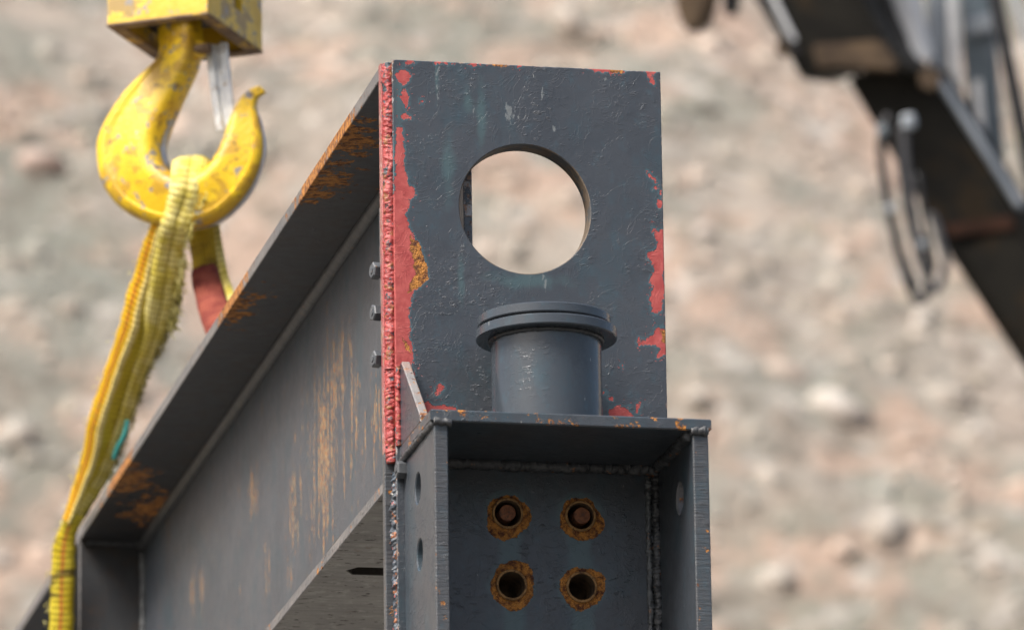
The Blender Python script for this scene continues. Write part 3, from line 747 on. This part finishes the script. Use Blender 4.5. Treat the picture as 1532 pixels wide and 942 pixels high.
# bolt holes in the back wall: sleeves, two with bolt ends
for i, (x, z) in enumerate(HOLES4):
    seg = 32; prof = [(.0232, -.0015), (.0228, -.0042), (.0212, -.0048), (.0196, -.0040), (.0190, .002), (.0190, .062), (.0001, .062)]
    V, Fc = [], []
    for r, y in prof:
        for k in range(seg):
            th = 2 * math.pi * k / seg; V.append((x + r * math.cos(th), y, z + r * math.sin(th)))
    for j in range(len(prof) - 1):
        for k in range(seg): k2 = (k + 1) % seg; Fc.append((j * seg + k, j * seg + k2, (j + 1) * seg + k2, (j + 1) * seg + k))
    mi = [0 if j < 3 else 1 for j in range(len(prof) - 1) for k in range(seg)]
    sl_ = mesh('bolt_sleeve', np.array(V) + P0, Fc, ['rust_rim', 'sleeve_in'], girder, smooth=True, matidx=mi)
    if i < 2:
        cx, cz = x + .004 * (1 if i else .3), z + .0025
        V, Fc = tube(np.array([(cx, .060, cz), (cx, .0060, cz), (cx, .0045, cz), (cx, .0040, cz)]) + P0, [.0125, .0125, .0118, .0095], 24)
        be = mesh('bolt_end', V, Fc, ['bolt_rust'], sl_, smooth=True); sharp(be, 40)

# pipe stub with two flange rings
SX, SY = .0030, -.1180
lathe('pipe_stub', [(.0800, -.3672), (.0800, -.2290)], (SX, SY), 'stub', girder, 96)
pst = bpy.data.objects['pipe_stub']
b = .0016
lathe('flange_ring', [(.079, -.2312), (.1025 - b, -.2312), (.1025, -.2312 + b), (.1025, -.2158 - b), (.1025 - b, -.2158), (.080, -.2158)], (SX + .0005, SY), 'stub', pst, 128)
lathe('flange_ring', [(.080, -.2120), (.0968 - b, -.2120), (.0968, -.2120 + b), (.0968, -.1975 - b), (.0968 - b, -.1975), (.001, -.1975)], (SX - .0025, SY), 'stub', pst, 128)
lathe('gasket', [(.086, -.2160), (.086, -.2118)], (SX - .001, SY), 'dark_in', pst, 64)
ring = [(SX + .0805 * math.cos(a), SY + .0805 * math.sin(a), -.2335) for a in np.linspace(0, 2 * math.pi, 420)]
V, Fc = tube(np.array(ring) + P0, .0035, 8, False, lambda i, th: 1 + .35 * mnoise.noise(Vector((i * .25, th, 3))))
mesh('weld_bead', V, Fc, 'weld_dark', pst, smooth=True)

# ------------------------------------------------------------------ crane hook
DH = 13.0
hc = atd(270, 200, DH)
fwd = CM[:, 2]; rgt = CM[:, 0]
yaw = math.radians(20)
Zw = np.array([0, 0, 1.])
fh = np.array([fwd[0], fwd[1], 0]); fh /= np.linalg.norm(fh)
rh = np.cross(fh, Zw)                                   # to the right of the view, level
# hook plane: its depth axis swings to the right going away, so right hand faces show
hd = fh * math.cos(yaw) + rh * math.sin(yaw)            # depth axis (away)
hr = np.cross(hd, Zw)                                   # width axis (right)
def on_hook(px, py, off=0.0):
    r = ray(px, py); n = hd; c = hc + hd * off
    return CAM + r * ((c - CAM) @ n) / (r @ n)
hook = thing('crane_hook', 'chipped yellow crane hook and hook block holding the webbing sling', 'crane hook', tuple(on_hook(285, 343)))
ST = [((239, 20), (298, 22), .028), ((238, 50), (300, 52), .030), ((238, 85), (296, 92), .032), ((217, 108), (281, 128), .034), ((182, 146), (263, 168), .038),
      ((153, 195), (247, 208), .042), ((146, 230), (246, 232), .044), ((155, 278), (252, 250), .045), ((185, 315), (265, 262), .045), ((232, 338), (277, 268), .045),
      ((280, 344), (291, 268), .045), ((325, 334), (306, 262), .043), ((360, 306), (320, 248), .040), ((385, 268), (332, 228), .036), ((396, 225), (340, 205), .031),
      ((391, 185), (347, 182), .026), ((384, 163), (357, 160), .021), ((385, 148), (367, 144), .015), ((392, 142), (377, 134), .010), ((398, 138), (389, 129), .007)]
so_, si_ = smooth_path([on_hook(*s[0]) for s in ST], 90), smooth_path([on_hook(*s[1]) for s in ST], 90)
sh_ = smooth_path([[s[2], 0, 0] for s in ST], 90)[:, 0]
PR = [(-1, 0), (-.93, .36), (-.78, .60), (-.62, .66), (-.55, .60), (-.30, .68), (.05, .80), (.38, .92), (.66, .97), (.86, .82), (.96, .5), (1, 0)]
PR = PR + [(u, -w) for u, w in PR[-2:0:-1]]
V, Fc = [], []; ns = len(PR)
for i in range(90):
    mid_ = (so_[i] + si_[i]) / 2; ax = (si_[i] - so_[i]) / 2
    for u, w in PR: V.append(mid_ + ax * u - hd * sh_[i] * w)
for i in range(89):
    for k in range(ns): k2 = (k + 1) % ns; Fc.append((i * ns + k, i * ns + k2, (i + 1) * ns + k2, (i + 1) * ns + k))
Fc += [list(range(ns))[::-1], [89 * ns + k for k in range(ns)]]
hb = mesh('hook_body', V, Fc, 'yellow', hook, smooth=True); sharp(hb, 45)
# worn bare strip along the outer right flank and in the throat
def band(i0, i1, src, u0, u1, name, parent):
    V, Fc = [], []
    for i in range(i0, i1):
        mid_ = (so_[i] + si_[i]) / 2; ax = (si_[i] - so_[i]) / 2; f = math.sin(math.pi * (i - i0 + .5) / (i1 - i0))
        for u, w in src: V.append(mid_ + ax * (1 + .012) * u * 1.0 - hd * sh_[i] * w * (.3 + .7 * f))
    m = len(src)
    for i in range(i1 - i0 - 1):
        for k in range(m - 1): Fc.append((i * m + k, i * m + k + 1, (i + 1) * m + k + 1, (i + 1) * m + k))
    return mesh(name, V, Fc, 'bare', parent, smooth=True)
band(48, 78, [(-.985, .22), (-1.004, .0), (-.985, -.25)], 0, 0, 'worn_edge', hb)
band(20, 40, [(.985, .35), (1.006, .0), (.985, -.35)], 0, 0, 'worn_edge', hb)
# latch: folded strip with a raised middle, from the pivot to the tip side
la, lb = on_hook(324, 66, .015), on_hook(340, 194, .0)
ldir = (lb - la); L_ = np.linalg.norm(ldir); ldir /= L_
V, Fc = [], []
prof = [(-1, .0), (-.92, .35), (-.35, .40), (-.22, -.35), (.22, -.35), (.35, .40), (.92, .35), (1, .0)]
for j, f in enumerate(np.linspace(0, 1, 12)):
    wv = .0225 * (1 - .08 * f); p = la + ldir * L_ * f
    for u, h in prof: V.append(p + hr * wv * u - hd * (.010 * h + .006 * math.sin(f * 3.1)))
    for u, h in prof[::-1]: V.append(p + hr * wv * u * .9 - hd * (.010 * h + .006 * math.sin(f * 3.1) - .004))
m = len(prof) * 2
for j in range(11):
    for k in range(m): k2 = (k + 1) % m; Fc.append((j * m + k, j * m + k2, (j + 1) * m + k2, (j + 1) * m + k))
Fc += [list(range(m)), [11 * m + k for k in range(m)]]
lt = mesh('latch', V, Fc, 'galv', hook, label if False else None) if False else mesh('latch', V, Fc, 'galv', hook)
pv = on_hook(302, 74, -.01)
V, Fc = tube([pv - hr * .018, pv + hr * .016], .0105, 16); mesh('latch_pin', V, Fc, 'brown_rim', lt, smooth=False)
V, Fc = tube([pv - hr * .012 + hd * .012, pv - hr * .004 - hd * .006], [.016, .017], 16); mesh('latch_lug', V, Fc, 'yellow', lt)
# hook block: four walled housing, open below
hA, hB = on_hook(161, 34), on_hook(313, 4)
BW, BD, BH = .196, .262, .36
bA = on_hook(161, 36, -.131)       # near left bottom corner
def blk(u, d, z): return bA + hr * u + hd * d + Zw * z
def blk_box(name, u0, u1, d0, d1, z0, z1, mat, parent, bev=.004):
    V, Fc = prism_box([blk(u0, d0, z0), blk(u1, d0, z0), blk(u1, d1, z0), blk(u0, d1, z0)], [blk(u0, d0, z1), blk(u1, d0, z1), blk(u1, d1, z1), blk(u0, d1, z1)])
    return bevelled(mesh(name, V, Fc, mat, parent), bev)
T_ = .014
def blk_wall(name, a_axis, a0, a1, fixed, thick, z0, z1, slots, mat):
    """a cheek with real slots, as boxes around each opening"""
    return None
# near and far cheeks with a slot each (built as one frame of four bars and a sill)
for nm, d0 in (('housing_front', 0.0), ('housing_back', BD - T_)):
    V, Fc = [], []
    def addbox(u0, u1, z0, z1):
        v, f = prism_box([blk(u0, d0, z0), blk(u1, d0, z0), blk(u1, d0 + T_, z0), blk(u0, d0 + T_, z0)], [blk(u0, d0, z1), blk(u1, d0, z1), blk(u1, d0 + T_, z1), blk(u0, d0 + T_, z1)])
        s = len(V); V.extend(v); Fc.extend([[i + s for i in q] for q in f])
    addbox(0, BW, 0, .052); addbox(0, .040, .0525, BH); addbox(.075, BW, .0525, BH); addbox(.0405, .0745, .16, BH)
    mesh(nm, V, Fc, 'yellow_block', hook)
for u0 in (0.0, BW - T_):
    V, Fc = [], []
    def addb(d0, d1, z0, z1):
        v, f = prism_box([blk(u0, d0, z0), blk(u0 + T_, d0, z0), blk(u0 + T_, d1, z0), blk(u0, d1, z0)], [blk(u0, d0, z1), blk(u0 + T_, d0, z1), blk(u0 + T_, d1, z1), blk(u0, d1, z1)])
        s = len(V); V.extend(v); Fc.extend([[i + s for i in q] for q in f])
    a, c_ = T_ + .0005, BD - T_ - .0005
    addb(a, c_, 0, .045); addb(a, .13, .0455, BH); addb(.165, c_, .0455, BH); addb(.1305, .1645, .14, BH)
    mesh('housing_side', V, Fc, 'yellow_block', hook)
RIM = .006
for (u0, u1, d0, d1) in ((-.002, BW + .002, -.002, .024), (-.002, BW + .002, BD - .024, BD + .002), (-.002, .024, .0245, BD - .0245), (BW - .024, BW + .002, .0245, BD - .0245)):
    blk_box('housing_rim', u0, u1, d0, d1, -RIM, -.0005, 'brown_rim', hook, .0015)
blk_box('crosshead', .016, BW - .016, .085, .185, .03, .10, 'dark_in', hook)
blk_box('housing_top', T_ + .001, BW - T_ - .001, T_ + .001, BD - T_ - .001, .20, .22, 'dark_in', hook)
sc_ = blk(BW / 2, BD / 2, .30)
V, Fc = tube([sc_ - hr * .05, sc_ + hr * .05], .13, 32); sv_ = mesh('sheave', V, Fc, 'dark_in', hook)
for k, dd in enumerate((-.13, .13)):
    base_ = sc_ + hd * dd
    V, Fc = tube([base_, base_ + Zw * 6], .010, 10); rp_ = mesh('wire_rope', V, Fc, 'rope', None, smooth=True, loc=tuple(base_))
    tag(rp_, ['wire rope rising from the near side of the yellow hook block', 'wire rope rising from the far side of the yellow hook block'][k], 'wire rope', 'hoist ropes')

# ------------------------------------------------------------------ webbing sling
sling = thing('lifting_sling', 'frayed yellow webbing sling hung over the hook and led down past the girder flange', 'sling', tuple(atd(95, 860, 13.37)))
def ribbon(name, stations, prof, mat, parent, n=120, thick=.004, across=None, over=False):
    """stations: (px, py, distance, width px); prof: (u, lift in widths) across the strap"""
    C = smooth_path([atd(*s[:3]) for s in stations], n)
    Wd = smooth_path([[s[3] * s[2] / F, 0, 0] for s in stations], n)[:, 0]
    V, Fc, UV = [], [], []; m = len(prof); ln = 0
    for i in range(n):
        tdir = C[min(i + 1, n - 1)] - C[max(i - 1, 0)]; tdir /= np.linalg.norm(tdir)
        a = np.cross(tdir, fwd) if across is None else across - tdir * (across @ tdir)
        if across is None and a @ rgt < 0: a = -a
        a /= np.linalg.norm(a); nrm = np.cross(a, tdir)
        if over: nrm = np.cross(tdir, a)
        elif nrm @ fwd > 0: nrm = -nrm
        if i: ln += np.linalg.norm(C[i] - C[i - 1])
        for side in (0, 1):
            for k in (range(m) if side == 0 else range(m - 1, -1, -1)):
                u, h = prof[k]
                j = mnoise.noise(Vector((i * .21, u * 2, 5.5))) * .035
                V.append(C[i] + a * Wd[i] * (u * .5 + j) + nrm * (Wd[i] * (h + j) + (thick if side == 0 else 0)))
                UV.append((u * .5 + .5, ln))
    M2 = 2 * m
    for i in range(n - 1):
        for k in range(M2): k2 = (k + 1) % M2; Fc.append((i * M2 + k, i * M2 + k2, (i + 1) * M2 + k2, (i + 1) * M2 + k))
    Fc += [list(range(M2))[::-1], [(n - 1) * M2 + k for k in range(M2)]]
    return mesh(name, V, Fc, mat, parent, smooth=True, uv=UV), C, Wd
FOLD = [(-1, -.05), (-.55, .06), (-.3, .16), (-.08, .22), (.05, .10), (.4, .02), (.75, -.03), (1, -.12)]
SOFT = [(-1, -.06), (-.6, .05), (-.1, .07), (0, .03), (.1, .07), (.6, .05), (1, -.06)]
# fold over the hook bowl and down its near side
_, FC_, FW_ = ribbon('webbing_fold', [(290, 268, 13.085, 50), (288, 246, 13.06, 54), (287, 240, 13.01, 57), (285, 246, 12.955, 57), (281, 275, 12.925, 53), (272, 312, 12.925, 48), (262, 340, 12.93, 46),
                        (254, 375, 12.96, 44), (247, 420, 12.99, 44), (239, 465, 13.03, 44), (230, 505, 13.07, 32), (208, 560, 13.13, 22), (190, 615, 13.185, 20), (170, 675, 13.245, 18), (146, 725, 13.30, 18), (118, 768, 13.335, 12)], SOFT, 'strap_pale', sling, 220, across=rgt, over=True)
_, LC, LW = ribbon('webbing_leg', [(243, 335, 12.97, 30), (236, 365, 12.99, 42), (229, 405, 13.02, 52), (217, 450, 13.05, 58), (203, 505, 13.09, 58), (178, 570, 13.16, 52), (160, 625, 13.21, 52),
                       (146, 688, 13.27, 50), (126, 738, 13.32, 40), (106, 782, 13.345, 28)], FOLD, 'strap_front', sling, 160)
_, BC, BW_ = ribbon('webbing_end', [(109, 776, 13.343, 26), (101, 796, 13.35, 27), (96, 822, 13.353, 34), (94, 870, 13.353, 36), (92, 930, 13.35, 36), (91, 1000, 13.345, 36), (93, 1180, 13.33, 38), (96, 1330, 13.32, 38)],
                    [(-1, -.04), (-.5, .05), (0, .07), (.5, .05), (1, -.04)], 'strap_low', sling, 120)
# far leg with its red sleeve
FARL = [(293, 275, 13.10, 46), (296, 300, 13.10, 46), (302, 345, 13.08, 44), (308, 385, 13.05, 44), (318, 440, 12.98, 44), (335, 500, 12.85, 44), (368, 586, 12.48, 44)]
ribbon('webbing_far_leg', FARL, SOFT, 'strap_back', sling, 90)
ribbon('webbing_edge', [(323, 330, 13.02, 9), (333, 400, 12.98, 12), (346, 445, 12.92, 12), (372, 540, 12.6, 12)], [(-1, 0), (0, .2), (1, 0)], 'strap_pale', sling, 40)
ribbon('sleeve', [(306, 406, 13.02, 42), (314, 440, 12.965, 46), (324, 475, 12.89, 46), (336, 506, 12.82, 46)], [(-1, -.10), (-.8, .12), (0, .18), (.8, .12), (1, -.10)], 'strap_red', sling, 40, thick=.006)
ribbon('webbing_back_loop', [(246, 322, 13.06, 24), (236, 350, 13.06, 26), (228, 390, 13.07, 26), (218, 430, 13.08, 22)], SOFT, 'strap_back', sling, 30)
# frayed threads
def threads(name, C, Wd, i0, i1, side, cnt, ln, mat, r=.0009):
    V, Fc = [], []
    for _ in range(cnt):
        i = rng.integers(i0, i1); tdir = C[min(i + 1, len(C) - 1)] - C[i - 1]; tdir /= np.linalg.norm(tdir)
        a = np.cross(tdir, fwd); a /= np.linalg.norm(a); a = a if a @ rgt > 0 else -a
        p = C[i] + a * Wd[i] * (.5 * side + rng.uniform(-.16, .06) * abs(side)) - fwd * rng.uniform(-.004, .012)
        l = ln * rng.uniform(.4, 1.3); d1 = a * side * rng.uniform(.2, 1) + tdir * rng.uniform(-.2, 1.2) - fwd * rng.uniform(-.3, .5)
        q = [p, p + d1 * l * .5 + rng.normal(0, .0015, 3), p + d1 * l * .8 + tdir * l * .3 + rng.normal(0, .003, 3)]
        v, f = tube(q, [r, r, r * .6], 4); s = len(V); V.extend(v); Fc.extend([[k + s for k in x] for x in f])
    tag(mesh(name, V, Fc, mat, sling), kind='stuff')
threads('frayed_threads', FC_, FW_, 118, 200, 1, 380, .010, 'thread_dark', .0013)
threads('frayed_threads', FC_, FW_, 105, 140, 1, 260, .016, 'thread', .0012)
threads('frayed_threads', FC_, FW_, 60, 120, 1, 120, .008, 'thread', .0010)
threads('frayed_threads', LC, LW, 55, 110, 1, 160, .014, 'thread')
threads('frayed_threads', LC, LW, 20, 155, -1, 26, .006, 'thread', .0006)
threads('frayed_threads', BC, BW_, 2, 70, -1, 22, .010, 'thread', .0007)
cp = smooth_path([atd(191, 628, 13.19), atd(185, 652, 13.2), atd(176, 668, 13.22), atd(170, 685, 13.24)], 20)
V, Fc = tube(cp, .0045, 8); mesh('teal_cord', V, Fc, 'teal_cord', sling, smooth=True)
# lug on the far side of the flange top that takes the far leg
lp_ = atd(368, 586, 12.48)
plate('lifting_lug', (1, 2, 0), [(1.80, .2210), (2.15, .2210), (2.10, .30), (2.0, .345), (1.95, .345), (1.85, .30)], -.105, -.085, 'plate', girder, holes=[circle(1.975, .30, .02, 20)], grid=.04)

# ------------------------------------------------------------------ excavator arm (well behind the girder)
DE = 26.0
exc = thing('excavator_arm', 'dark muddy excavator arm with hydraulic cylinders and hanging hoses on the right', 'excavator arm', tuple(atd(1600, 650, DE)))
def slab(name, pts, d, th, mat, parent, bev=.012):
    """a plate or casting of real depth th, seen outline pts at distance d"""
    lo = [atd(*p, d) for p in pts]; n_ = fwd * .94 + rgt * .34
    hi = [p + n_ * th for p in lo]
    V, Fc = prism_box(lo, hi)
    return bevelled(mesh(name, V, Fc, mat, parent), bev, 2)
def pipe(name, pts, d, wpx, mat, parent, n=None, seg=14):
    P = [atd(p[0], p[1], d if len(p) < 3 else p[2]) for p in pts]
    P = smooth_path(P, n or 8 * len(P)) if len(P) > 2 else P
    V, Fc = tube(P, wpx / 2 * d / F, seg); return mesh(name, V, Fc, mat, parent, smooth=len(P) > 2)
tube_ = slab('arm_tube', [(1262, 112), (1388, 98), (1700, 606), (1700, 812), (1424, 388)], DE, .26, 'arm', exc, .02)
slab('wear_band', [(1408, 336), (1512, 322), (1519, 344), (1421, 356)], DE - .03, .05, 'red_band', tube_, .006)
slab('lower_sleeve', [(1424, 372), (1516, 330), (1720, 640), (1720, 835)], DE - .02, .30, 'arm', exc, .02)
hd_ = slab('knuckle_casting', [(1095, -70), (1135, 10), (1168, 62), (1200, 122), (1250, 104), (1345, 112), (1396, 106), (1352, 98), (1325, 62), (1300, 18), (1262, -70)], DE - .12, .34, 'arm', exc, .03)
slab('mud_caked_panel', [(1212, 66), (1318, 60), (1344, 98), (1338, 108), (1250, 101), (1222, 104)], DE - .15, .03, 'arm_brown', hd_, .01)
pipe('link_and_slit_bar', [(1112, -40), (1192, 82)], DE - .2, 12, 'black', exc)
pipe('link_and_slit_bar', [(1148, -20), (1188, 62)], DE - .14, 10, 'arm_pale', exc)  # pale bar added in place of the bright slit beside the link
for p in ((1176, 70, 14), (1392, 118, 16)):
    q = atd(p[0], p[1], DE - .16); V, Fc = tube([q, q + fwd * .1], p[2] * DE / F, 20); mesh('pivot_pin', V, Fc, 'arm_brown', hd_)
pipe('cylinder_barrel', [(1338, -60), (1372, 92)], DE + .2, 52, 'arm_pale', exc, seg=24)
pipe('hose', [(1318, -40), (1338, 20), (1356, 62), (1362, 104)], DE - .05, 7, 'black', exc, 30)
pipe('cylinder_barrel', [(1400, -60), (1404, 110)], DE + .28, 30, 'arm_grey', exc, seg=24)
pipe('cylinder_rod', [(1424, -60), (1430, 150)], DE + .25, 18, 'arm_pale', exc, seg=20)
pipe('lit_edge_pipe', [(1396, 108), (1460, 205), (1528, 312)], DE + .02, 14, 'arm_grey', tube_)  # grey pipe added in place of the arm's lit top edge
slab('side_guard', [(1434, -30), (1480, -30), (1492, 150), (1500, 262), (1478, 240), (1452, 190), (1440, 90)], DE + .35, .06, 'arm_teal', exc)
slab('guard_bracket', [(1438, 30), (1484, 18), (1487, 46), (1446, 58)], DE + .30, .05, 'arm_grey', exc)
pipe('cylinder_rod', [(1462, 120), (1476, 262)], DE + .3, 13, 'arm_pale', exc)
pipe('boom_stay', [(1482, -40), (1556, 330)], DE + .15, 22, 'black', exc)
pipe('boom_stay', [(1506, -40), (1560, 140)], DE + .2, 12, 'arm_pale', exc)
slab('marker_plate', [(1514, 190), (1540, 190), (1546, 262), (1528, 250)], DE + .5, .04, 'green', exc)
# hoses
for nm, pts, w, m_ in (('hose', [(1330, 172), (1318, 215), (1328, 300), (1346, 380), (1366, 440), (1382, 446), (1388, 415), (1376, 350)], 14, 'black'),
                       ('hose', [(1352, 186), (1356, 250), (1366, 320), (1378, 380), (1394, 430), (1408, 424), (1414, 390), (1402, 340), (1392, 318)], 13, 'hose_grey'),
                       ('hose', [(1316, 180), (1322, 255), (1338, 340), (1356, 400), (1372, 430)], 11, 'black'),
                       ('hose', [(1340, 190), (1348, 270), (1364, 350), (1384, 410), (1396, 395), (1384, 330), (1372, 260)], 9, 'black')):
    pipe(nm, pts, DE - .25, w, m_, exc, 60, 10)
for (x, y, r, m_) in ((1358, 182, 11, 'arm_grey'), (1318, 196, 8, 'arm_teal'), (1330, 312, 6, 'arm_grey'), (1378, 366, 6, 'arm_grey')):
    q = atd(x, y - r, DE - .27); q2 = atd(x + 3, y + r, DE - .27)
    V, Fc = tube([q, q * .8 + q2 * .2, q * .2 + q2 * .8, q2], np.array([.7, 1, 1, .7]) * r * DE / F, 12); mesh('hose_fitting', V, Fc, m_, exc)
# curved bucket lug left of the arm, carried by the same linkage above the picture
slab('bucket_lug', [(1004, -80), (1066, -80), (1062, 10), (1048, 44), (1034, 52), (1018, 40), (1010, 10)], DE - .1, .10, 'arm_brown', exc, .02)
slab('bucket_lug', [(1078, -80), (1100, -80), (1098, 16), (1090, 26), (1081, 18)], DE - .05, .08, 'black', exc, .01)
slab('linkage_beam', [(990, -150), (1340, -150), (1320, -72), (1000, -78)], DE, .2, 'arm', exc, .02)
